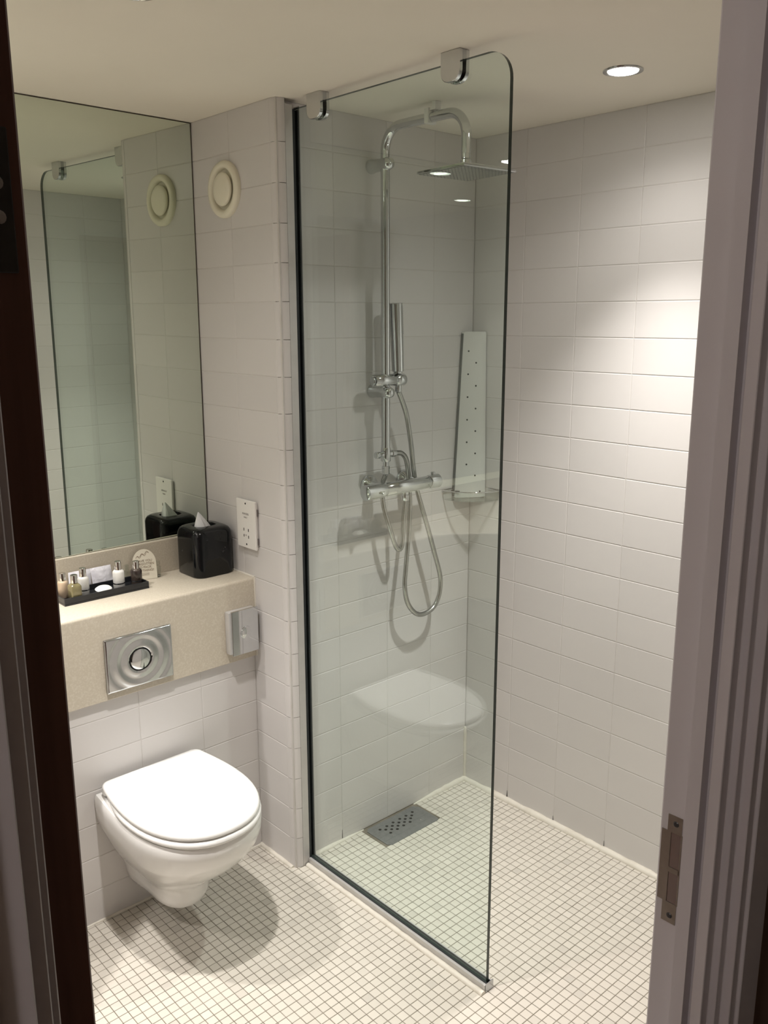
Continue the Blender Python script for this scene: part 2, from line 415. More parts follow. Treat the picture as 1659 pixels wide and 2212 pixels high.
# ------------------------------------------------------------------ floor mosaic
FP = 0.0255
floor = struct('floor', box(XL-0.1, 0.12, YH-0.04, YM+0.1, -0.08, -0.0012), MT['floor_grout'], 'cream mosaic bathroom floor')
def mosaic_shape(bm, cx, cyy, s=FP):
    g = 0.00085; c = 0.0009; h = s/2-g
    A = [bm.verts.new((cx+a*(h-c), cyy+b*(h-c), 0.0)) for a, b in ((-1,-1),(1,-1),(1,1),(-1,1))]
    B = [bm.verts.new((cx+a*h, cyy+b*h, -0.0008)) for a, b in ((-1,-1),(1,-1),(1,1),(-1,1))]
    C2 = [bm.verts.new((cx+a*h, cyy+b*h, -0.004)) for a, b in ((-1,-1),(1,-1),(1,1),(-1,1))]
    bm.faces.new(A)
    for P, Q in ((A, B), (B, C2)):
        for j in range(4): bm.faces.new((Q[j], Q[(j+1)%4], P[(j+1)%4], P[j]))
def pix(p):
    d = Vector(p)-CAM; z = d.dot(FW); return 829.5+FPX*d.dot(RT)/z, 1106-FPX*d.dot(UP)/z, z
cells = []
i0, i1 = int((XL+0.6165)/FP)-1, int((0+0.6165)/FP)+1
j0, j1 = int((YD+0.688)/FP)-2, int((YC+0.688)/FP)+1
DRAIN = (-0.504, -0.268, -0.132, -0.010)
for i in range(i0, i1):
    for j in range(j0, j1):
        cx, cyy = -0.6165+FP*(i+0.5), -0.688+FP*(j+0.5)
        if cx > 0.009 or cx < XL+0.012 or cyy < YH-0.03: continue
        if cyy > YC+0.010: continue
        if cyy > 0.010 and cx > XS+0.010: continue
        if DRAIN[0]-0.004 < cx < DRAIN[1]+0.004 and DRAIN[2]-0.004 < cyy < 0.02: continue
        x, y, z = pix((cx, cyy, 0)); vis = 0
        if z > 0.2 and 205 < x < 1400 and y < 2200: vis = 1/(z*z)
        if abs(cx-GX) < 0.03 and cyy > -0.77: vis = 0
        cells.append((vis, cx, cyy))
cells.sort(key=lambda c: -c[0])
bm = bmesh.new(); mosaic_shape(bm, 0, 0); mos_me = finish('tile', bm, MT['mosaic'])
for v_, cx, cyy in cells[:300]:
    instance('tile', mos_me, floor, Matrix.Translation((cx, cyy, random.uniform(-0.0002, 0.0001))) @ Matrix.Rotation(random.uniform(-1,1)*0.006, 4, 'Z'))
bm = bmesh.new()
for v_, cx, cyy in cells[300:]: mosaic_shape(bm, cx+random.uniform(-1,1)*0.0002, cyy+random.uniform(-1,1)*0.0002)
field = obj('mosaic_field', bm, MT['mosaic'], floor); field['kind'] = 'stuff'

# silicone beads along the floor edges
def bead(name, p0, p1, r, wob=0.15, taper=0):
    p0, p1 = Vector(p0), Vector(p1); n = max(4, int((p1-p0).length/0.02)); pts = []; rs = []
    for k in range(n+1):
        pts.append(p0+(p1-p0)*(k/n)); rs.append(r*(1+random.uniform(-wob, wob)))
    for k in range(taper):
        rs[k] *= 0.25+0.75*k/taper
    o = obj(name, tube(pts, rs, 10), MT['silicone'], None, True, 60); o['kind'] = 'structure'; return o
bead('trim_1', (-0.006, 0.0, 0.0), (-0.006, -1.47, 0.0), 0.0125)['label'] = 'white sealant line along the right wall'
bead('trim_2', (-0.27, -0.004, 0.0), (-0.004, -0.004, 0.0), 0.0115, 0.15, 6)
bead('trim_3', (-0.505, -0.003, 0.0), (-0.72, -0.003, 0.0), 0.009, 0.15, 6)
bead('trim_4', (0.0-0.002, -0.002, 0.0), (-0.002, -0.002, 0.21), 0.006)
bead('trim_5', (XS-0.002, YC, 0.0), (XS-0.002, -0.01, 0.0), 0.008)
bead('trim_6', (XS, YC, 0.0), (-1.5, YC, 0.0), 0.005)
bead('trim_7', (XS-0.001, YM-0.01, 0.918), (XS-0.001, 0.150, 0.918), 0.0035)
bead('trim_8', (XS-0.001, 0.150, 0.918), (XS-0.001, 0.150, 0.665), 0.003)

# dark mould marks sitting in the lowest joints
def stain(parent, p, u, hgt, wid):
    p, u = Vector(p), Vector(u); z = Vector((0,0,1)); n = u.cross(z)
    prf = [(-wid, 0.0), (wid, 0.0), (wid*0.6, hgt*0.35), (wid*0.25, hgt*0.7), (0.0, hgt), (-wid*0.4, hgt*0.5)]
    o = obj('joint_stain', prism(prf, lambda q: p+u*q[0]+z*q[1], lambda q: p+u*q[0]+z*q[1]+n*0.0014), MT['hole'], parent); return o
stain(wall_right, (-0.0009, -0.208, 0.011), (0, -1, 0), 0.026, 0.0016)
stain(wall_right, (-0.0009, -0.4111, 0.011), (0, -1, 0), 0.018, 0.0009)
stain(wall_right, (-0.0009, -0.6142, 0.011), (0, -1, 0), 0.020, 0.0008)
stain(wall_back, (-0.5947, -0.0009, 0.008), (-1, 0, 0), 0.030, 0.0012)

# rounded ceramic edge trim on the outside corner, one piece for every tile row
prof = [(XS, 0.005)] + [(XS+0.027-0.027*math.cos(a), 0.002-0.027*math.sin(a)) for a in [PI/2*k/7 for k in range(8)]] + [(-0.7752, -0.025), (-0.7752, 0.004), (XS+0.004, 0.005)]
edge_parent = struct('trim_9', box(XS+0.004, -0.776, -0.018, 0.004, 0, H), MT['grout'], 'rounded ceramic edge trim on the outside corner')
tm = None
for a, b in zip(ROWS, ROWS[1:]):
    h_ = b-a-0.0016
    if tm is None or abs(h_-tm[0]) > 1e-4:
        bm = prism(prof, lambda p: (p[0], p[1], 0.0), lambda p: (p[0], p[1], h_)); tm = (h_, finish('edge_trim', bm, MT['tile'], True, 40))
    instance('edge_trim', tm[1], edge_parent, Matrix.Translation((0, 0, a+0.0008)))

# ------------------------------------------------------------------ doorway: frame, leaf, hall
def extrude_profile(name, poly, z0, z1, m, label):
    return struct(name, prism(poly, lambda p: (p[0], p[1], z0), lambda p: (p[0], p[1], z1)), m, label)
right_prof = [(DR+0.012, YD+0.001), (DR+0.001, YD+0.001), (DR, YD-0.001), (DR, -1.517), (-1.262, -1.518), (-1.262, -1.5365), (-1.246, -1.5375), (-1.246, -1.5445),
              (-1.2575, -1.5455), (-1.2585, -1.5465), (-1.2585, -1.560), (-1.2575, -1.561), (-1.241, -1.561), (-1.240, -1.562), (-1.240, -1.5705), (-1.239, -1.5712), (-1.226, -1.5712), (-1.225, -1.572), (-1.225, -1.5832),
              (-1.224, -1.584), (-1.209, -1.584), (-1.208, -1.585), (-1.208, -1.588), (-1.207, -1.589), (-1.156, -1.589), (-1.154, -1.587), (-1.154, YH), (DR+0.012, YH)]
trim_r = extrude_profile('trim_10', right_prof, 0.0, DH+0.06, MT['paint'], 'painted door frame and stepped architrave on the lock side')
left_prof = [(DL-0.012, YD+0.001), (DL, YD+0.001), (DL, -1.548), (-2.081, -1.5495), (-2.081, -1.560), (-2.082, -1.561), (-2.0872, -1.561), (-2.0885, -1.5625), (-2.0885, -1.570), (-2.0895, -1.571), (-2.0995, -1.571), (-2.101, -1.573),
             (-2.101, -1.583), (-2.102, -1.584), (-2.120, -1.584), (-2.121, -1.585), (-2.121, -1.588), (-2.122, -1.589), (-2.172, -1.589), (-2.174, -1.587), (-2.174, YH), (DL-0.012, YH)]
trim_l = extrude_profile('trim_11', left_prof, 0.0, DH+0.06, MT['paint'], 'painted door frame and stepped architrave on the hinge side')
hb = bmesh.new()
add_box(hb, DL, DR, YD+0.001, YH, DH, DH+0.012); add_box(hb, DL, DR, -1.518, -1.537, DH-0.012, DH+0.001); add_box(hb, -2.081, -1.2585, YH+0.005, -1.589, DH+0.004, DH+0.09)
struct('trim_12', hb, MT['paint'], 'painted door frame head')

# strike plate let into the lock side of the frame
sp = bmesh.new()
xs_ = DR-0.0012
def strike_piece(y0, y1, z0, z1): add_box(sp, xs_, DR+0.0003, y0, y1, z0, z1)
strike_piece(-1.490, -1.5105, 1.022, 1.047); strike_piece(-1.482, -1.4955, 0.918, 1.0225); strike_piece(-1.490, -1.5105, 0.888, 0.918)
strike_piece(-1.4955, -1.5105, 0.9635, 0.9705); strike_piece(-1.5095, -1.5115, 0.9175, 1.0225)
strike = obj('strike_plate', sp, MT['strike'], trim_r, label='worn steel strike plate')
obj('strike_lip', prism([(0,0.918),(0,1.022),(0.006,1.014),(0.006,0.926)], lambda p: (xs_+p[0]*0.8, -1.482+p[0]*0.35, p[1]), lambda p: (xs_+p[0]*0.8+0.001, -1.4818+p[0]*0.35-0.001, p[1])), MT['strike'], strike)
for z0, z1 in ((0.918, 0.9635), (0.9705, 1.022)):
    obj('bolt_hole', box(DR-0.0005, DR+0.0004, -1.4955, -1.5095, z0, z1), MT['chrome_dark'], strike)
for z in (1.036, 0.899):
    sc = lathe([(0.0, 0.0012), (0.003, 0.0010), (0.0042, 0.0)], (xs_, -1.5015, z), (-1, 0, 0), 14); obj('screw', sc, MT['hinge'], strike, True)

# open door leaf (its hinge edge looks at the camera)
door = thing('door_1', 'dark brown wooden door swung open into the bathroom', 'door', (-2.05, YD+0.42, 0.0)); door['kind'] = 'structure'; del door['category']
obj('door_leaf', box(-2.073, -2.029, YD+0.002, YD+0.83, 0.006, 2.07, bevel=0.0015, seg=1), MT['wood'], door)
hg = obj('hinge', box(-2.070, -2.0362, YD+0.0005, YD+0.0022, 1.716, 1.795, bevel=0.0006, seg=1), MT['hinge'], door, label='dark steel butt hinge leaf')
for x, z in ((-2.0445, 1.7465), (-2.0445, 1.765), (-2.0535, 1.729), (-2.0535, 1.782)):
    s_ = obj('screw', lathe([(0.0, 0.0008), (0.003, 0.0007), (0.004, 0.0)], (x, YD+0.0006, z), (0, -1, 0), 14), MT['aluminium'], hg, True)
obj('hinge_knuckle', cyl((-2.0755, YD+0.006, 1.716), (-2.0755, YD+0.006, 1.795), 0.005, 12), MT['hinge'], door, True)

# hall
struct('wall_hall_near', box(-1.154, 0.2, YH-0.012, YH, 0, 2.4), MT['hall_wall'], 'dark brown hall wall beside the door frame')
struct('wall_hall_near_left', box(-4.0, -2.174, YH-0.012, YH, 0, 2.4), MT['hall_wall'])
struct('wall_hall_near_top', box(-2.174, -1.154, YH-0.012, YH, DH+0.10, 2.4), MT['hall_wall'])
struct('wall_hall_far', box(-4.0, 0.2, -3.3, -3.2, 0, 2.4), MT['hall_beige'])
struct('wall_hall_left', box(-4.1, -4.0, -3.3, YH, 0, 2.4), MT['hall_beige'])
struct('wall_hall_right', box(0.2, 0.3, -3.3, YH, 0, 2.4), MT['hall_beige'])
struct('ceiling_hall', box(-4.0, 0.2, -3.2, YH-0.012, 2.4, 2.48), MT['plaster'])
struct('floor_hall', box(-4.0, 0.2, -3.2, YH-0.04, -0.08, -0.002), MT['hall_floor'])
hl = thing('hall_fill_lamp', 'unseen round lamp added in the hall to light the door frame', 'lamp', (-3.4, -2.12, 2.4))  # unseen fill lamp, added to brighten the door frame
obj('fill_lamp_base', lathe([(0.0, 0), (0.12, 0), (0.12, -0.02), (0.0, -0.02)], (-3.4, -2.12, 2.4), (0,0,1)), MT['plastic'], hl, True)
obj('fill_lamp_diffuser', lathe([(0.11, -0.02), (0.10, -0.05), (0.06, -0.07), (0.0, -0.075)], (-3.4, -2.12, 2.4), (0,0,1)), MT['hall_fill_glow'], hl, True)
ld = bpy.data.lights.new('hall_fill_light', 'POINT'); ld.energy = HALL_FILL_W; ld.color = (1.0, 0.93, 0.88); ld.shadow_soft_size = 0.1
lo = bpy.data.objects.new('hall_fill_light', ld); COL.objects.link(lo); lo.parent = hl; lo.location = (0, 0, -0.14)

# ------------------------------------------------------------------ recessed ceiling downlights
def downlight(x, y, label):
    t = thing('downlight', label, 'ceiling light', (x, y, H), 'recessed ceiling downlights')
    obj('bezel', lathe([(0.036, 0.004), (0.036, -0.002), (0.040, -0.004), (0.046, -0.003), (0.047, 0.001), (0.047, 0.004)], (x, y, H), (0,0,1), 40), MT['chrome'], t, True)
    obj('lens', lathe([(0.0, -0.0052), (0.030, -0.0050), (0.034, -0.0038), (0.0345, 0.003)], (x, y, H), (0,0,1), 32), MT['lamp'], t)
    l = bpy.data.lights.new('downlight_beam', 'SPOT'); l.energy = LAMP_W; l.color = LAMP_COL; l.spot_size = math.radians(LAMP_ANGLE); l.spot_blend = 1.0; l.shadow_soft_size = 0.028
    o = bpy.data.objects.new('downlight_beam', l); COL.objects.link(o); o.parent = t; o.location = (0, 0, -0.014)
    l2 = bpy.data.lights.new('downlight_spill', 'SPOT'); l2.energy = SPILL_W; l2.color = LAMP_COL; l2.spot_size = math.radians(SPILL_ANGLE); l2.spot_blend = 1.0; l2.shadow_soft_size = 0.028
    o2 = bpy.data.objects.new('downlight_spill', l2); COL.objects.link(o2); o2.parent = t; o2.location = (0, 0, -0.012)
    return t
downlight(-0.34, -0.757, 'lit recessed downlight in the ceiling over the shower area')
downlight(-1.42, -0.47, 'lit recessed downlight in the ceiling in front of the toilet')
downlight(-2.57, -0.39, 'lit recessed downlight seen as the lower spot reflected in the glass')
downlight(-1.88, 0.185, 'lit recessed downlight over the ledge seen as the upper spot reflected in the glass')

# ------------------------------------------------------------------ stone ledge with upstand
ZL = 0.918
def ledge_front(x):
    if x > -1.42: return 0.150
    t = min(1.0, (-1.42-x)/0.45); t = t*t*(3-2*t); return 0.150-0.27*t
xs_l = [XS-0.0005, -1.0, -1.2, -1.42] + [-1.42-0.05*k for k in range(1, 10)] + [XL]
poly = [(x, ledge_front(x)) for x in xs_l] + [(XL, YM-0.001), (XS-0.0005, YM-0.001)]
t = thing('stone_ledge', 'speckled beige stone ledge over the cistern with a low upstand', 'ledge', (-1.3, 0.27, 0.665))
def ledge_section(x):
    f = ledge_front(x); rr = 0.009
    arc = [(f+rr-rr*math.sin(q), ZL-rr+rr*math.cos(q)) for q in [PI/2*k/5 for k in range(6)]]
    return [(x, y, z) for y, z in [(YM-0.001, ZL)] + arc + [(f, 0.667), (f+0.002, 0.665), (f+0.0125, 0.665), (f+0.0125, ZL-0.03), (YM-0.001, ZL-0.03)]]
obj('ledge_top', loft([ledge_section(x) for x in xs_l]), MT['stone'], t, True, 30)
obj('upstand', box(XL, XS-0.0008, 0.386, YM-0.0005, ZL, 1.021, bevel=0.0015), MT['stone'], t)

# ------------------------------------------------------------------ mirror
t = thing('wall_mirror_panel', 'tall frameless mirror standing on the stone upstand up to the ceiling', 'mirror', (-1.6, 0.40, 1.021))
# the panel hangs very slightly out of square, as its reflections show
def askew(bm):
    for v in bm.verts: v.co.y += 0.024*(v.co.x-XS) - 0.0075*(v.co.z-1.0225)
    return bm
obj('mirror_glass', askew(box(-2.55, XS-0.004, 0.408, 0.413, 1.0225, 2.2465)), MT['mirror'], t)
bm = bmesh.new(); add_box(bm, -2.55, XS-0.0025, 0.4077, 0.413, 2.2465, 2.2488); add_box(bm, XS-0.004, XS-0.0018, 0.4077, 0.413, 1.0225, 2.2488); add_box(bm, -2.55, XS-0.0025, 0.4077, 0.413, 1.0213, 1.0225)
obj('mirror_edge', askew(bm), MT['mirror_edge'], t, label='dark silvered edge line')

# ------------------------------------------------------------------ toilet
TX = -1.188
def dshape(yb, hb, hw, yf, ym, n=26, ex=2.25, cx=TX, rc_=0.003):
    """outline in XY, back edge at yb (half width hb), widest hw at ym, front at yf"""
    pts = []
    m_ = 8; nc = 5; y0_ = yb-rc_
    pts += [(cx+hb-rc_+rc_*math.sin(PI/2*k/nc), y0_+rc_*math.cos(PI/2*k/nc)) for k in range(nc)]
    left = [(2*cx-x_, y_) for x_, y_ in pts][::-1]; yb = y0_
    for k in range(m_):
        s = k/m_; pts.append((cx+hb+(hw-hb)*math.sin(s*PI/2), yb+(ym-yb)*s))
    for k in range(n+1):
        a = PI*k/n; c_, s_ = math.cos(a), math.sin(a)
        pts.append((cx+hw*math.copysign(abs(c_)**(2/ex), c_), ym-(ym-yf)*abs(s_)**(2/ex)))
    for k in range(m_-1, -1, -1):
        s = k/m_; pts.append((cx-hb-(hw-hb)*math.sin(s*PI/2), yb+(ym-yb)*s))
    return pts+left
def inset(pts, d, z):
    cx = sum(p[0] for p in pts)/len(pts); cyy = sum(p[1] for p in pts)/len(pts); out = []
    for x, y in pts:
        v_ = Vector((x-cx, y-cyy)); L = v_.length; v_ *= max(0.0, (L-d)/L); out.append((cx+v_.x, cyy+v_.y, z))
    return out
t = thing('toilet', 'white wall-hung toilet with closed lid below the stone ledge', 'toilet', (TX, YC, 0.06))
levels = [(0.398, 0.158, 0.160, 0.172, -0.285, -0.05), (0.388, 0.160, 0.164, 0.177, -0.290, -0.05), (0.362, 0.161, 0.164, 0.176, -0.287, -0.05), (0.33, 0.162, 0.161, 0.170, -0.274, -0.045),
          (0.295, 0.162, 0.152, 0.158, -0.248, -0.035), (0.26, 0.162, 0.138, 0.143, -0.212, -0.02), (0.225, 0.162, 0.124, 0.126, -0.168, -0.005), (0.195, 0.162, 0.110, 0.108, -0.128, 0.005),
          (0.172, 0.162, 0.098, 0.092, -0.102, 0.015), (0.155, 0.162, 0.090, 0.083, -0.092, 0.02), (0.125, 0.162, 0.084, 0.077, -0.086, 0.02), (0.098, 0.162, 0.078, 0.069, -0.072, 0.03), (0.080, 0.160, 0.068, 0.056, -0.048, 0.04), (0.070, 0.15, 0.050, 0.038, -0.018, 0.05)]
rings = [[(x, y, z) for x, y in dshape(yb, hb_, hw, yf, ym)] for z, yb, hb_, hw, yf, ym in levels]
rings.insert(0, [(x, y, 0.400) for x, y, _ in inset([(p[0], p[1]) for p in rings[0]], 0.012, 0)])
obj('bowl', loft(rings[::-1]), MT['ceramic'], t, True, 50)
so = dshape(0.128, 0.150, 0.176, -0.294, -0.045, rc_=0.025)
obj('seat', loft([inset(so, 0.006, 0.4005), inset(so, 0.0, 0.406), inset(so, 0.0, 0.412), inset(so, 0.004, 0.4185), inset(so, 0.012, 0.420)]), MT['seat'], t, True, 60)
lo_ = dshape(0.143, 0.155, 0.173, -0.290, -0.045, rc_=0.024)
obj('lid', loft([inset(lo_, 0.007, 0.4215), inset(lo_, 0.0005, 0.4245), inset(lo_, 0.0, 0.430), inset(lo_, 0.003, 0.436), inset(lo_, 0.009, 0.4395), inset(lo_, 0.03, 0.4415), inset(lo_, 0.10, 0.4425)]), MT['seat'], t, True, 60)
for s in (-1, 1):
    obj('hinge', cyl((TX+s*0.150, 0.128, 0.413), (TX+s*0.110, 0.128, 0.413), 0.0125, 20, 0.003), MT['seat'], t, True)

# ------------------------------------------------------------------ flush plate
fx, fz, fy = -1.198, 0.764, 0.150
t = thing('flush_plate', 'chrome flush plate with concentric ripples set in the stone apron', 'flush plate', (fx, fy, fz))
bm = bmesh.new(); NX, NZ = 84, 64; hw, hh = 0.100, 0.077; g = {}
for i in range(NX+1):
    for k in range(NZ+1):
        x = -hw+2*hw*i/NX; z = -hh+2*hh*k/NZ; r = math.hypot(x, z)
        dpt = 0.012
        if r > 0.034: dpt += 0.0008*math.cos((r-0.040)/0.032*2*PI)*math.exp(-((r-0.06)/0.045)**2)
        if r < 0.0335: dpt = 0.0105
        ed = min(hw-abs(x), hh-abs(z)); dpt -= 0.003*max(0, 1-ed/0.003)**2
        g[i, k] = bm.verts.new((fx+x, fy-dpt, fz+z))
for i in range(NX):
    for k in range(NZ): bm.faces.new((g[i,k], g[i+1,k], g[i+1,k+1], g[i,k+1]))
plate = obj('plate', bm, MT['chrome_soft'], t, True, 60)
obj('plate_body', box(fx-hw, fx+hw, fy-0.009, fy-0.0002, fz-hh, fz+hh, bevel=0.002), MT['chrome_dark'], t)
def half_disc(a0, a1, r, y0, y1):
    n = 30; poly = [(fx+r*math.cos(a0+(a1-a0)*k/n), fz+r*math.sin(a0+(a1-a0)*k/n)) for k in range(n+1)]
    return prism(poly, lambda p: (p[0], y0, p[1]), lambda p: (p[0], y1, p[1]))
sp_a = math.radians(-78)
obj('flush_button', lathe([(0.0, 0.0148), (0.012, 0.0144), (0.022, 0.0135), (0.0295, 0.0122), (0.0312, 0.0112), (0.0312, 0.009)], (fx, fy, fz), (0,-1,0), 48), MT['chrome'], t, True, 50)
obj('button_gap', lathe([(0.0314, 0.0), (0.0334, 0.0), (0.0334, 0.0122), (0.0314, 0.0122)], (fx, fy, fz), (0,-1,0), 48), MT['hole'], t)
obj('button_split', box(fx+0.0085, fx+0.0092, fy-0.0146, fy-0.010, fz-0.0295, fz-0.012), MT['hole'], t)

# ------------------------------------------------------------------ sanitary bag dispenser
t = thing('bag_dispenser', 'polished chrome sanitary bag dispenser with round opening beside the return wall', 'dispenser', (-0.863, 0.150, 0.697))
obj('back_box', box(-0.916, -0.822, 0.126, 0.1498, 0.700, 0.834, bevel=0.004), MT['aluminium'], t, True)
obj('front_plate', box(-0.910, -0.817, 0.1185, 0.1265, 0.697, 0.836, bevel=0.0015), MT['chrome'], t)
obj('opening_dish', lathe([(0.0205, 0.0), (0.0200, 0.0014), (0.0185, 0.0012), (0.014, 0.0028), (0.008, 0.0045), (0.0, 0.0052)], (-0.861, 0.1182, 0.762), (0,-1,0), 36), MT['chrome'], t, True, 60)
obj('bag_tip', prism([(-0.870,0.752),(-0.858,0.756),(-0.852,0.748),(-0.862,0.745)], lambda p: (p[0], 0.1175, p[1]), lambda p: (p[0], 0.1165, p[1])), MT['plastic'], t)

# ------------------------------------------------------------------ shaver socket on the return wall
t = thing('shaver_socket', 'white shaver socket plate on the return wall above the ledge', 'socket', (XS, 0.179, 1.01))
SY = -0.013
obj('mounting_box', box(XS-0.006, XS-0.0002, 0.134+SY, 0.224+SY, 1.012, 1.154, bevel=0.002), MT['plastic'], t, True)
obj('face_plate', box(XS-0.0135, XS-0.0062, 0.130+SY, 0.229+SY, 1.009, 1.158, bevel=0.002), MT['plastic'], t)
fxp = XS-0.0137
for y, z, dy, dz in ((0.192, 1.066, 0.0018, 0.0045), (0.168, 1.066, 0.0018, 0.0045), (0.192, 1.047, 0.0018, 0.004), (0.168, 1.045, 0.0018, 0.0045), (0.181, 1.049, 0.0011, 0.0025)):
    obj('pin_slot', box(fxp, fxp+0.0006, y-dy+SY, y+dy+SY, z-dz, z+dz), MT['hole'], t)
for z in (1.147, 1.021):
    obj('screw', lathe([(0.0, 0.0004), (0.0028, 0.0003), (0.0032, 0.0)], (fxp+0.0002, 0.180+SY, z), (-1,0,0), 14), MT['hole'], t)
RY = Matrix(((0,0,-1,0),(-1,0,0,0),(0,1,0,0),(0,0,0,1)))   # text facing -X, reading along -Y
text_mesh('lettering', 'SHAVERS', 0.0085, Matrix.Translation((fxp, 0.181+SY, 1.115)) @ RY, MT['ink'], t)
text_mesh('lettering', 'ONLY', 0.0070, Matrix.Translation((fxp, 0.181+SY, 1.104)) @ RY, MT['ink'], t)
for z in (1.124, 1.035):
    obj('box_clip', box(XS-0.0060, XS-0.002, 0.1295+SY, 0.1342+SY, z-0.010, z+0.010), MT['ink'], t)

# ------------------------------------------------------------------ extract vent
vc = (XS, 0.226, 2.046)
t = thing('air_vent', 'round cream ceiling-level extract vent with central disc on the return wall', 'vent', vc)
obj('vent_ring', lathe([(0.077, 0.0), (0.0775, 0.008), (0.074, 0.014), (0.066, 0.016), (0.059, 0.014), (0.0555, 0.006), (0.0545, 0.0008)], vc, (-1,0,0), 56), MT['cream'], t, True, 60)
obj('vent_throat', lathe([(0.0, 0.0006), (0.054, 0.0006)], vc, (-1,0,0), 40), MT['cream'], t)
obj('vent_disc', lathe([(0.0, 0.0205), (0.030, 0.0200), (0.041, 0.0175), (0.0455, 0.0135), (0.0450, 0.0095), (0.018, 0.006), (0.018, 0.001)], vc, (-1,0,0), 48), MT['cream'], t, True, 60)

# ------------------------------------------------------------------ tissue box and tissue
t = thing('tissue_box', 'black marble cube tissue box in the ledge corner under the shaver socket', 'tissue box', (-0.8775, 0.3065, ZL))
x0, x1, y0, y1, z0, z1 = -0.947, -0.811, 0.238, 0.374, ZL, 1.068
def rrect(x0, x1, y0, y1, r, n=6):
    pts = []
    for cx, cyy, a0 in ((x1-r, y1-r, 0), (x0+r, y1-r, PI/2), (x0+r, y0+r, PI), (x1-r, y0+r, 1.5*PI)):
        for k in range(n+1): a = a0+PI/2*k/n; pts.append((cx+r*math.cos(a), cyy+r*math.sin(a)))
    return pts
rg = []
for d, z in ((0.003, z0), (0.0, z0+0.004), (0.0, z1-0.022), (0.002, z1-0.013), (0.006, z1-0.006), (0.013, z1-0.0015), (0.022, z1)):
    rg.append([(x, y, z) for x, y in rrect(x0+d, x1-d, y0+d, y1-d, 0.030)])
n_ = len(rg[0]); cxx, cyx = (x0+x1)/2, (y0+y1)/2
def oval(z, a=0.040, b=0.029):
    out = []
    for x, y, _ in rg[0]:
        an = math.atan2((y-cyx), (x-cxx)); out.append((cxx+a*math.cos(an), cyx+b*math.sin(an), z))
    return out
rg += [oval(z1), oval(z1-0.003, 0.038, 0.027), oval(z1-0.012, 0.0375, 0.0265)]
obj('box_cover', loft(rg), MT['marble'], t, True, 40)
bm = bmesh.new(); rows_ = []
random.seed(3)
for k in range(9):
    f = k/8; r = 0.026*(1-f)**0.9+0.0015; ring = []
    for q in range(20):
        a = 2*PI*q/20; rr = r*(1+0.22*math.sin(3*a+1+f*1.5)+0.10*math.sin(7*a))
        ring.append((cxx-0.006+0.95*rr*math.cos(a)-0.012*f, cyx+0.62*rr*math.sin(a), z1-0.010+0.052*f))
    rows_.append(ring)
ts = obj('tissue', loft(rows_), MT['tissue'], None, True, 30)
tag(ts, 'white paper tissue pulled up through the opening of the black marble box', 'tissue')

# ------------------------------------------------------------------ amenity tray and toiletries
tx0, tx1, ty0, ty1 = -1.345, -1.093, 0.268, 0.356
t = thing('amenity_tray', 'shallow black rectangular tray on the stone ledge', 'tray', ((tx0+tx1)/2, (ty0+ty1)/2, ZL))
obj('tray_base', box(tx0, tx1, ty0, ty1, ZL+0.0002, ZL+0.005), MT['tray'], t)
for a in ((tx0, tx1, ty0, ty0+0.004), (tx0, tx1, ty1-0.004, ty1), (tx0, tx0+0.004, ty0+0.0041, ty1-0.0041), (tx1-0.004, tx1, ty0+0.0041, ty1-0.0041)):
    obj('tray_side', box(*a, ZL+0.0051, ZL+0.021, bevel=0.0008, seg=1), MT['tray'], t)
ZT = ZL+0.0052
def bottle(x, y, body_m, label, h=0.062, r=0.0163, square=False, group='mini toiletry bottles', ring=True):
    b = thing('toiletry_bottle', label, 'bottle', (x, y, ZT), group)
    hb_ = h*0.70
    if square:
        rr = r*0.92; rgs = []
        for d, z in ((0.002, 0), (0, 0.002), (0, hb_*0.80), (0.002, hb_*0.88), (0.006, hb_*0.96), (0.0085, hb_)):
            rgs.append([(px, py, ZT+z) for px, py in rrect(x-rr+d, x+rr-d, y-rr+d, y+rr-d, 0.005)])
        obj('body', loft(rgs), body_m, b, True, 50)
    else:
        obj('body', lathe([(0, 0), (r-0.002, 0), (r, 0.002), (r, hb_*0.84), (r*0.95, hb_*0.91), (r*0.78, hb_*0.97), (r*0.55, hb_)], (x, y, ZT), (0,0,1), 28), body_m, b, True, 50)
        if ring: obj('print_band', lathe([(r*1.004, hb_*0.27), (r*1.006, hb_*0.28), (r*1.006, hb_*0.33), (r*1.004, hb_*0.34)], (x, y, ZT), (0,0,1), 28), MT['ink'] if False else MT['chrome_dark'], b)
    obj('cap', lathe([(0.0, hb_), (0.0096, hb_), (0.0096, h-0.001), (0.0088, h), (0, h)], (x, y, ZT), (0,0,1), 24), MT['cap'], b, True, 40)
bottle(-1.306, 0.289, MT['amber'], 'olive green gel bottle with silver cap at the front of the tray beside the door', 0.074, 0.0165, True)
bottle(-1.268, 0.318, MT['lotion_grey'], 'frosted pale bottle with silver cap behind the olive green one', 0.080, 0.0155)
bottle(-1.166, 0.309, MT['lotion'], 'white bottle with silver cap right of the soap on the tray', 0.082, 0.0165)
bottle(-1.1135, 0.304, MT['brown_bottle'], 'dark brown bottle with silver cap in front of the arched card', 0.074, 0.0165)
bottle(-1.320, 0.336, MT['peach'], 'peach coloured bottle at the far end of the tray cut off by the door', 0.072, 0.014, False, 'mini toiletry bottles', False)
sb = obj('soap_bar', lathe([(0.0, 0.013), (0.012, 0.0128), (0.020, 0.011), (0.0245, 0.007), (0.0225, 0.002), (0.018, 0.0), (0, 0)], (0, 0, 0), (0,0,1), 32), MT['soap'], None, True, 60)
sb.data.transform(Matrix.Translation((-1.222, 0.293, ZT+0.0085)) @ Matrix.Rotation(0.28, 4, 'X') @ Matrix.Diagonal((1.0, 0.72, 1.0, 1.0)))
tag(sb, 'oval white soap bar lying in the black tray', 'soap')
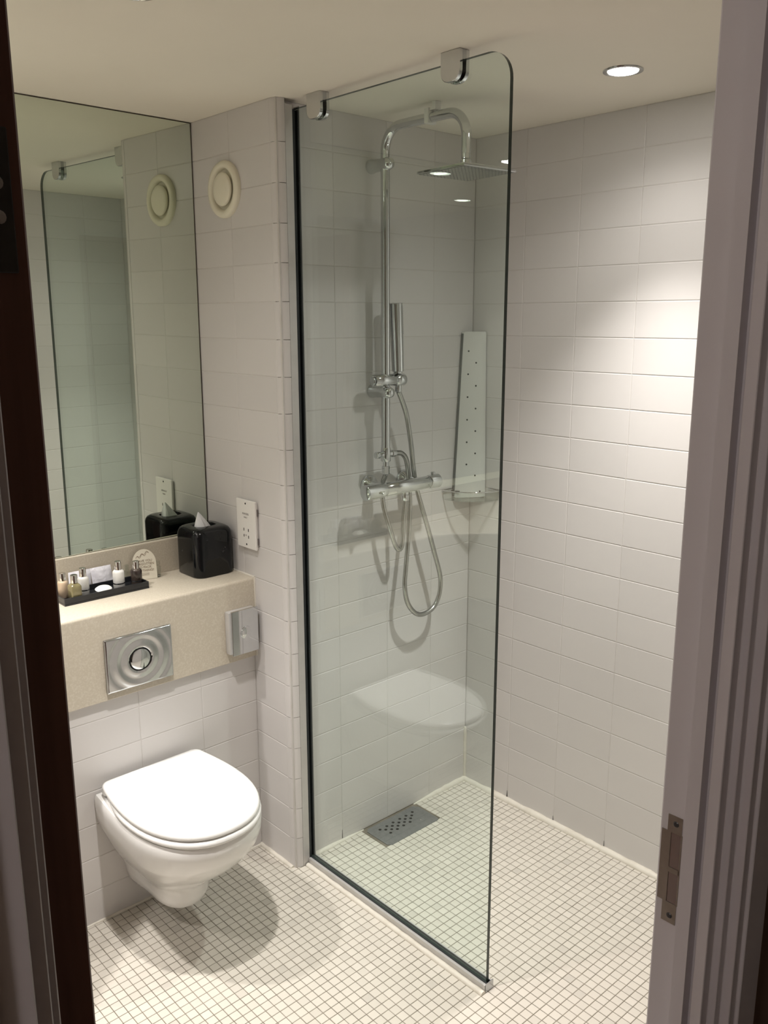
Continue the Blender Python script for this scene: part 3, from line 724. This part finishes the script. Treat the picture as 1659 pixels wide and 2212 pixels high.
def sachet(x0, x1, label, tilt):
    bm = bmesh.new(); N = 10; g = {}
    for s in (0, 1):
        for i in range(N+1):
            for k in range(N+1):
                u, v_ = i/N, k/N; puff = 0.007*(math.sin(PI*u)*math.sin(PI*v_))**0.6*(1+0.3*math.sin(9*u+5*v_+x0*40))
                zz = 0.062*v_; yy = 0.3805-0.012*(1-v_)-(0.008) + (-puff if s == 0 else puff*0.6)
                g[s,i,k] = bm.verts.new((x0+(x1-x0)*u+tilt*v_, yy, ZL+0.001+zz))
    for s in (0, 1):
        for i in range(N):
            for k in range(N):
                f = [g[s,i,k], g[s,i+1,k], g[s,i+1,k+1], g[s,i,k+1]]; bm.faces.new(f if s == 0 else f[::-1])
    bmesh.ops.remove_doubles(bm, verts=bm.verts[:], dist=0.0003)
    o = obj('sachet', bm, MT['sachet'], None, True, 60); tag(o, label, 'sachet', 'wrapped sachets behind the tray')
sachet(-1.292, -1.226, 'pale lilac wrapped sachet behind the frosted bottle', 0.004)
sachet(-1.221, -1.158, 'pale lilac wrapped sachet nearer the arched card', -0.002)

# arched card in a clear stand
t = thing('message_card', 'cream arched card with printed question leaning near the upstand', 'card', (-1.062, 0.360, ZL))
cw, ch = 0.0355, 0.092
poly = [(-cw, 0.0), (cw, 0.0)] + [(cw*math.cos(a), ch-0.043+0.043*math.sin(a)) for a in [PI*k/24 for k in range(25)]]
CMX = Matrix.Translation((-1.060, 0.352, ZL+0.001)) @ Matrix.Rotation(-0.24, 4, 'Z') @ Matrix.Rotation(math.radians(-10), 4, 'X')
bm = prism(poly, lambda p: (p[0], 0.0, p[1]), lambda p: (p[0], 0.0016, p[1])); bmesh.ops.transform(bm, matrix=CMX, verts=bm.verts[:])
obj('card_face', bm, MT['card'], t)
TM = CMX @ Matrix.Translation((0, -0.0004, 0)) @ Matrix.Rotation(PI/2, 4, 'X')
for k, line in enumerate(('HAVE YOU', 'FORGOTTEN', 'TO PACK', 'ANYTHING?')):
    text_mesh('lettering', line, 0.0098, TM @ Matrix.Translation((0, 0.0565-0.0098*k, 0)), MT['ink_brown'], t)
for k in range(3):
    obj('small_print', box(-0.012, 0.012, -0.0003, 0.0, 0.0185-0.0032*k, 0.0192-0.0032*k), MT['ink_brown'], t).data.transform(CMX)
pts = [(-0.024+0.0022*k, 0.0, 0.066+0.0008*k+0.004*math.sin(k*0.9)) for k in range(19)]
bm = tube(spline(pts, 3), 0.0008, 6); bmesh.ops.transform(bm, matrix=CMX @ Matrix.Diagonal((1, 0.3, 1, 1)), verts=bm.verts[:]); obj('script_flourish', bm, MT['ink_brown'], t)
pts = [(-0.020+0.003*k, 0.0, 0.070+0.0012*k+0.003*math.cos(k*1.3)) for k in range(13)]
bm = tube(spline(pts, 3), 0.0007, 6); bmesh.ops.transform(bm, matrix=CMX @ Matrix.Diagonal((1, 0.3, 1, 1)), verts=bm.verts[:]); obj('script_flourish', bm, MT['ink_brown'], t)
for s in (-1, 1):
    b_ = thing('clear_bottle', 'clear glass vial with clear stopper beside the %s edge of the arched card' % ('left' if s < 0 else 'right'), 'vial', (-1.062+s*0.045, 0.366-s*0.011, ZL), 'clear vials beside the card')
    c0 = (-1.062+s*0.045, 0.366-s*0.011, ZL+0.0003)
    obj('body', lathe([(0, 0), (0.0075, 0), (0.0085, 0.002), (0.0085, 0.032), (0.004, 0.037)], c0, (0,0,1), 18), MT['acrylic'], b_, True, 50)
    obj('stopper', lathe([(0.004, 0.037), (0.0065, 0.039), (0.0065, 0.050), (0, 0.052)], c0, (0,0,1), 18), MT['acrylic'], b_, True, 50)
    obj('base_plug', lathe([(0, 0.0035), (0.0072, 0.0035), (0.0072, 0.006), (0, 0.006)], c0, (0,0,1), 18), MT['chrome_dark'], b_)

# ------------------------------------------------------------------ glass shower screen
t = thing('shower_screen', 'fixed clear glass shower screen with rounded top corner held by chrome clips', 'shower screen', (GX, -0.38, 0.0))
ZG0, ZG1, YG = 0.020, 2.228, -0.757; rc = 0.06
poly = [(-0.004, ZG0), (-0.004, ZG1)] + [(YG+rc-rc*math.sin(a), ZG1-rc+rc*math.cos(a)) for a in [PI/2*k/10 for k in range(11)]] + [(YG, ZG0)]
gm = prism(poly, lambda p: (GX-0.005, p[0], p[1]), lambda p: (GX+0.005, p[0], p[1]))
for f in gm.faces: f.material_index = 0 if abs(f.normal.x) > 0.9 else 1
obj('glass_panel', gm, [MT['glass'], MT['edge']], t)
ch_ = bmesh.new()
for a, b in ((-0.7748, GX-0.0135), (GX+0.0095, GX+0.013)): add_box(ch_, a, b, -0.0262, -0.0005, 0.001, 2.236)
add_box(ch_, GX-0.0135, GX+0.0095, -0.003, -0.0005, 0.001, 2.236)
obj('wall_channel', ch_, MT['aluminium'], t)
sl_ = bmesh.new(); add_box(sl_, GX-0.0134, GX-0.0052, -0.0262, -0.0035, 0.02, 2.226); add_box(sl_, GX+0.0052, GX+0.0094, -0.0262, -0.0035, 0.02, 2.226)
obj('wall_seal', sl_, MT['gasket'], t)
ch_ = bmesh.new()
for a, b in ((GX-0.0170, GX-0.0092), (GX+0.0082, GX+0.014)): add_box(ch_, a, b, -0.0268, YG-0.006, 0.0005, 0.0205)
add_box(ch_, GX-0.0092, GX+0.0082, -0.0268, YG-0.006, 0.0005, 0.003)
obj('floor_channel', ch_, MT['aluminium'], t)
sl_ = bmesh.new(); add_box(sl_, GX-0.0091, GX-0.0051, -0.0270, YG-0.003, 0.0032, 0.0225); add_box(sl_, GX+0.0051, GX+0.0081, -0.0270, YG-0.003, 0.0032, 0.0225)
obj('floor_seal', sl_, MT['gasket'], t)
obj('end_cap', box(GX-0.015, GX+0.014, YG-0.009, YG-0.0062, 0.0005, 0.026, bevel=0.001), MT['chrome_dark'], t)
for yc in (-0.118, -0.597):
    hwc = 0.0285
    poly = [(yc-hwc, H-0.0005)] + [(yc-hwc+0.022-0.022*math.cos(a), 2.209-0.022*math.sin(a)) for a in [PI/2*k/6 for k in range(7)]] + [(yc+hwc-0.022+0.022*math.sin(a), 2.209-0.022*math.cos(a)) for a in [PI/2*k/6 for k in range(7)]] + [(yc+hwc, H-0.0005)]
    cl = obj('ceiling_clip', prism(poly, lambda p: (GX-0.0155, p[0], p[1]), lambda p: (GX-0.0056, p[0], p[1]), bevel=0.0012), MT['chrome'], t)
    obj('clip_back', prism(poly, lambda p: (GX+0.0056, p[0], p[1]), lambda p: (GX+0.0155, p[0], p[1]), bevel=0.0012), MT['chrome'], cl)
    obj('clip_head', box(GX-0.0150, GX+0.0150, yc-hwc+0.0005, yc+hwc-0.0005, ZG1+0.001, H-0.0006), MT['chrome_dark'], cl)
    obj('clip_pad', box(GX-0.0055, GX+0.0055, yc-hwc+0.001, yc+hwc-0.001, ZG1+0.0002, ZG1+0.001), MT['gasket'], cl)
o = bead('trim_13', (GX-0.024, -0.03, 0.0), (GX-0.024, YG-0.008, 0.0), 0.0085, 0.10); o['label'] = 'white sealant bead along the glass screen channel'

# ------------------------------------------------------------------ shower set
PX, PY = -0.4535, -0.062
t = thing('shower_set', 'chrome riser shower with square overhead rose and bar mixer on the shower end wall', 'shower', (PX, PY, 1.15))
R_ = 0.0132; ZA = 2.2125; YE = -0.372; rb = 0.062
pts = [(PX, PY, 1.30), (PX, PY, 1.7), (PX, PY, ZA-rb)]
pts += [(PX, PY-rb+rb*math.cos(a), ZA-rb+rb*math.sin(a)) for a in [PI/2*k/12 for k in range(1, 13)]]
pts += [(PX, -0.20, ZA)] + [(PX, YE+rb-rb*math.sin(a), ZA-rb+rb*math.cos(a)) for a in [PI/2*k/12 for k in range(0, 13)]]
pts += [(PX, YE, 2.105)]
obj('riser_pipe', tube(pts, R_, 20), MT['chrome'], t, True, 50)
obj('arm_nut', cyl((PX, YE, 2.106), (PX, YE, 2.092), 0.0125, 24, 0.001), MT['chrome'], t, True)
hx, hy, hs, hz = -0.446, -0.366, 0.092, 2.062
rose = obj('shower_rose', box(hx-hs, hx+hs, hy-hs, hy+hs, hz-0.004, hz+0.004, bevel=0.0015), MT['chrome'], t, label='square overhead shower rose')
obj('rose_boss', cyl((PX, YE, 2.091), (PX, YE, hz+0.004), 0.0145, 24, 0.002), MT['chrome'], rose, True)
obj('rose_face', box(hx-hs+0.004, hx+hs-0.004, hy-hs+0.004, hy+hs-0.004, hz-0.0052, hz-0.0041), MT['chrome_dark'], rose)
bm = bmesh.new()
for i in range(15):
    for k in range(15):
        add_tube(bm, [(hx-0.084+0.012*i, hy-0.084+0.012*k, hz-0.0052), (hx-0.084+0.012*i, hy-0.084+0.012*k, hz-0.0062)], [0.0011, 0.0008], 6)
noz = obj('nozzles', bm, MT['steel'], rose); noz['kind'] = 'stuff'
ROSE_TURN = Matrix.Translation((PX, YE, 0)) @ Matrix.Rotation(math.radians(-4.5), 4, 'Z') @ Matrix.Translation((-PX, -YE, 0))
for o_ in [rose] + [c_ for c_ in COL.objects if c_.parent == rose]: o_.data.transform(ROSE_TURN)
for zb in (2.117, 1.472):
    br = obj('wall_bracket', lathe([(0.0205, 0.0), (0.0205, 0.008), (0.0185, 0.012), (0.0175, 0.045), (0.0185, 0.062), (0.0180, 0.076), (0.0140, 0.086), (0.007, 0.090), (0, 0.091)], (PX, -0.0003, zb), (0,-1,0), 28), MT['chrome'], t, True, 60)
cb = obj('ceiling_bracket', box(PX-0.0165, PX+0.0165, -0.249, -0.233, ZA-0.0165, ZA+0.0225, bevel=0.002), MT['plastic'], t, True, label='white clip tying the shower arm to the ceiling')
obj('bracket_foot', box(PX-0.011, PX+0.011, -0.270, -0.258, ZA+0.0155, H-0.0004, bevel=0.001), MT['plastic'], cb)
obj('bracket_link', box(PX-0.010, PX+0.010, -0.259, -0.248, ZA+0.016, ZA+0.021), MT['plastic'], cb)
# slider that holds the hand shower
zs = 1.508
sl = obj('slider', cyl((-0.505, PY-0.004, zs), (-0.420, PY-0.004, zs), 0.0185, 28, 0.003), MT['chrome'], t, True, 50)
obj('slider_knob', cyl((-0.4195, PY-0.006, zs), (-0.383, PY-0.006, zs-0.001), 0.0182, 28, 0.004), MT['chrome'], sl, True, 50)
obj('slider_button', cyl((-0.506, PY-0.004, zs), (-0.512, PY-0.004, zs), 0.013, 24, 0.002), MT['chrome_dark'], sl, True)
# diverter
dv = obj('diverter', cyl((PX, PY, 1.305), (PX, PY, 1.262), 0.0150, 24, 0.002), MT['chrome'], t, True, 50)
obj('diverter_lever', lathe([(0.0085, 0.0), (0.0085, 0.016), (0.0105, 0.018), (0.0105, 0.030), (0.008, 0.032), (0, 0.032)], (PX-0.010, PY, 1.284), (-1,0,0), 20), MT['chrome'], dv, True, 50)
obj('hose_port', lathe([(0.009, 0.0), (0.009, 0.012), (0.0115, 0.014), (0.0115, 0.026), (0.010, 0.030), (0, 0.030)], (PX+0.010, PY, 1.284), (1,0,0), 20), MT['chrome'], dv, True, 50)
obj('lower_stem', tube([(PX, PY, 1.263), (PX, PY, 1.245)], 0.009, 18), MT['chrome'], dv, True)
obj('stem_nut', cyl((PX, PY, 1.248), (PX, PY, 1.222), 0.0125, 6, 0.001), MT['chrome'], dv)
# bar mixer
YB, ZB = -0.088, 1.181
mx = obj('mixer_bar', cyl((-0.481, YB, ZB), (-0.296, YB, ZB), 0.0205, 32, 0.001), MT['chrome'], t, True, 50, 'chrome bar mixer valve')
obj('temperature_knob', lathe([(0.0, 0.082), (0.018, 0.082), (0.0235, 0.078), (0.0235, 0.030), (0.0215, 0.002), (0.0205, 0.0)], (-0.482, YB, ZB), (-1,0,0), 32), MT['chrome'], mx, True, 50)
obj('flow_knob', lathe([(0.0, 0.046), (0.017, 0.046), (0.0222, 0.042), (0.0222, 0.004), (0.0205, 0.0)], (-0.295, YB, ZB), (1,0,0), 32), MT['chrome'], mx, True, 50)
obj('knob_stop', lathe([(0.006, 0.0), (0.0075, 0.006), (0.006, 0.010), (0, 0.011)], (-0.274, YB, ZB+0.021), (0,0,1), 18), MT['chrome'], mx, True, 50)
obj('knob_stop', lathe([(0.006, 0.0), (0.0075, 0.006), (0.006, 0.010), (0, 0.011)], (-0.512, YB-0.023, ZB-0.004), (0,-1,0), 18), MT['chrome'], mx, True, 50)
for x in (-0.4705, -0.3205):
    obj('wall_rose', lathe([(0.033, 0.0), (0.033, 0.006), (0.028, 0.014), (0.019, 0.020), (0.0165, 0.030), (0.0165, 0.075), (0.0, 0.076)], (x, -0.0003, ZB), (0,-1,0), 32), MT['chrome'], mx, True, 60)
obj('outlet', lathe([(0.0105, 0.0), (0.0105, 0.012), (0.013, 0.014), (0.013, 0.030), (0.0095, 0.034), (0, 0.034)], (-0.386, YB+0.010, ZB-0.016), (0,0,-1), 20), MT['chrome'], mx, True, 50)
obj('supply_hose', corrugated([(PX, PY, 1.223), (PX+0.001, PY+0.016, 1.185), (PX+0.003, PY+0.014, 1.120), (-0.436, -0.058, 1.055), (-0.417, -0.060, 1.000), (-0.404, -0.062, 0.976), (-0.391, -0.064, 0.976), (-0.3845, -0.066, 1.005), (-0.386, -0.070, 1.070), (-0.386, -0.078, 1.133)], 0.0078), MT['hose'], t, True, 80)

# hand shower resting in the slider, with its hose
t = thing('hand_shower', 'chrome stick hand shower in the slider with a long looped hose', 'hand shower', (-0.408, -0.07, 1.51))
HX, HY = -0.4105, -0.068
obj('handset', lathe([(0.0, 0.0), (0.013, 0.0), (0.0138, 0.004), (0.0180, 0.006), (0.0190, 0.05), (0.0203, 0.20), (0.0195, 0.2055), (0.015, 0.207), (0, 0.207)], (HX+0.002, HY, 1.527), (-0.045, 0.0, 1.0), 28), MT['chrome'], t, True, 50)
bm = bmesh.new()
for k in range(16):
    z = 1.645+0.0052*k
    for s in (-1, 0, 1):
        b0 = Vector((HX+0.002-0.045*(z-1.527)+0.0197, HY+0.004*s-0.003, z)); add_tube(bm, [b0, b0+Vector((0.0024, 0, 0))], [0.0013, 0.0008], 6)
nz = obj('spray_nozzles', bm, MT['steel'], t); nz['kind'] = 'stuff'
obj('hose_nut', cyl((HX+0.004, HY, 1.491), (HX+0.002, HY, 1.470), 0.0098, 20, 0.002), MT['chrome'], t, True)
obj('hose', corrugated([(PX+0.040, PY, 1.284), (-0.385, -0.060, 1.279), (-0.361, -0.055, 1.258), (-0.343, -0.046, 1.214), (-0.336, -0.044, 1.16), (-0.337, -0.048, 1.105), (-0.345, -0.052, 1.02), (-0.366, -0.060, 0.90), (-0.372, -0.062, 0.850), (-0.364, -0.062, 0.800), (-0.345, -0.062, 0.765), (-0.318, -0.062, 0.740), (-0.288, -0.062, 0.7315),
     (-0.254, -0.062, 0.737), (-0.228, -0.062, 0.754), (-0.211, -0.062, 0.785), (-0.206, -0.062, 0.825), (-0.213, -0.062, 0.865), (-0.236, -0.060, 0.935), (-0.268, -0.058, 1.03), (-0.290, -0.052, 1.10), (-0.306, -0.046, 1.16), (-0.324, -0.050, 1.225), (-0.344, -0.058, 1.31), (-0.366, -0.062, 1.395), (-0.388, -0.066, 1.44), (HX+0.004, HY, 1.472)], 0.0082), MT['hose'], t, True, 80)

# ------------------------------------------------------------------ corner shelf unit
t = thing('corner_shelf', 'pale corner panel with two rows of holes and a clear tray at its foot', 'corner shelf', (-0.05, -0.05, 1.09))
def cpt(w_, z, off=0.0):
    """diagonal plane across the corner: w runs from the end wall to the right wall"""
    return None
zt, zb = 1.645, 1.0908
def corner_ring(z):
    f = (zt-z)/(zt-zb); a = 0.058+0.034*f; b = 0.055+0.011*f      # reach along end wall / right wall
    return a, b
bm = bmesh.new(); secs = []
for z in [zb, zb+0.002] + [1.11+0.02*k for k in range(27) if 1.11+0.02*k < 1.638] + [zt-0.004, zt]:
    a, b = corner_ring(z); d = 0.003 if z in (zb, zt) else 0.0
    poly = [(-a+d, -0.004), (-a+d, -0.012-d), (-a+0.006, -0.020-d), (-0.022, -b-0.004+d), (-0.012-d, -b-0.008+d), (-0.004, -b-0.008+d), (-0.004, -0.004)]
    secs.append([(x, y, z) for x, y in poly])
obj('panel', loft(secs), MT['panel'], t, True, 30)
def panel_point(z, s):
    a, b = corner_ring(z); p0 = Vector((-a+0.006, -0.020, z)); p1 = Vector((-0.022, -b-0.004, z)); d = (p1-p0); n = Vector((d.y, -d.x, 0)).normalized()
    if n.x > 0: n = -n
    return p0+d*s, n
for k in range(6):
    for left in (True, False):
        z = 1.582-0.0755*k-(0.0 if left else 0.038)
        f = (zt-z)/(zt-zb); s = (0.17+0.21*f) if left else (0.66+0.09*f)
        p, n = panel_point(z, s); obj('peg_hole', cyl(p-n*0.001, p+n*0.0007, 0.0030, 10), MT['hole'], t)
a0, b0 = corner_ring(zb+0.004); a1, b1 = corner_ring(zt-0.006)
obj('side_shade', loft([[(-a_-0.0003, -0.0045, z), (-a_-0.0016, -0.0045, z), (-a_-0.0016, -0.0120, z), (-a_-0.0003, -0.0128, z)] for a_, z in ((a0, zb+0.004), (a1, zt-0.006))]), MT['shade_grey'], t, label='dark grey strip put in for shade along the panel side')  # strip added to darken the panel side where shade falls
# quarter-round clear tray with rim
def quarter(r, z, n=14):
    return [(-0.003, -0.003, z)] + [(-0.003-r*math.sin(PI/2*k/n), -0.003-r*math.cos(PI/2*k/n), z) for k in range(n+1)]
tr_ = obj('tray', loft([quarter(0.124, 1.086), quarter(0.130, 1.090)]), MT['acrylic'], t, label='clear quarter-round tray')
bm = bmesh.new(); n = 16; A, B, C2, D2 = [], [], [], []
for k in range(n+1):
    a = PI/2*k/n; c_, s_ = math.sin(a), math.cos(a)
    for L, r, z in ((A, 0.130, 1.088), (B, 0.138, 1.120), (C2, 0.134, 1.120), (D2, 0.126, 1.090)): L.append(bm.verts.new((-0.003-r*c_, -0.003-r*s_, z)))
for P, Q in ((A, B), (B, C2), (C2, D2), (D2, A)):
    for k in range(n): bm.faces.new((P[k], P[k+1], Q[k+1], Q[k]))
obj('tray_wall', bm, MT['acrylic'], tr_, True, 40)
obj('tray_rim', tube([(-0.004-0.136*math.sin(PI/2*k/16), -0.004-0.136*math.cos(PI/2*k/16), 1.121) for k in range(17)], 0.0022, 8), MT['chrome'], tr_, True, 60)
for p0, p1 in (((-0.142, -0.004, 1.119), (-0.090, -0.004, 1.119)), ((-0.004, -0.142, 1.119), (-0.004, -0.088, 1.119))):
    obj('tray_clip', tube([p0, p1], 0.0045, 10), MT['chrome'], tr_, True)
for s in (0.04, 0.93):
    p, n = panel_point(1.112, s); d_ = Vector((0.6, -0.8, 0)); obj('tray_peg', tube([p+n*0.003-d_*0.012*(s < 0.5), p+n*0.003+d_*0.004], 0.0028, 8), MT['hole'], t)

# ------------------------------------------------------------------ floor drain
t = thing('floor_drain', 'grey perforated metal drain cover let into the shower floor by the end wall', 'drain', (-0.386, -0.077, 0.0))
X0, X1, Y0, Y1 = DRAIN; c = 0.012
poly = [(X0+c, Y0), (X1-c*0.7, Y0), (X1, Y0+c*0.7), (X1, Y1-0.02), (X1-0.012, Y1), (X0+c, Y1), (X0, Y1-c), (X0, Y0+c)]
obj('cover', prism(poly, lambda p: (p[0], p[1], -0.004), lambda p: (p[0], p[1], 0.0012)), MT['steel'], t)
hp = [(-0.3089, -0.0375), (-0.341, -0.0394), (-0.325, -0.0514), (-0.3703, -0.0388), (-0.3564, -0.0515), (-0.3401, -0.0619), (-0.4021, -0.0393), (-0.3873, -0.0529), (-0.3715, -0.0636), (-0.3565, -0.0761), (-0.4329, -0.0412), (-0.4182, -0.0527), (-0.4032, -0.0652), (-0.3875, -0.0764), (-0.4639, -0.041), (-0.4495, -0.0542), (-0.4333, -0.0659), (-0.4182, -0.078), (-0.4497, -0.0789)]
for x, y in hp[:]:
    obj('drain_hole', lathe([(0.0, 0.0004), (0.0052, 0.0004), (0.0052, 0.0)], (x, y, 0.0012), (0,0,1), 12), MT['hole'], t)
for x, y in ((-0.455, -0.0943), (-0.3203, -0.0918)):
    obj('screw', lathe([(0.0, 0.0016), (0.003, 0.0013), (0.004, 0.0)], (x, y, 0.0012), (0,0,1), 14), MT['chrome'], t, True)
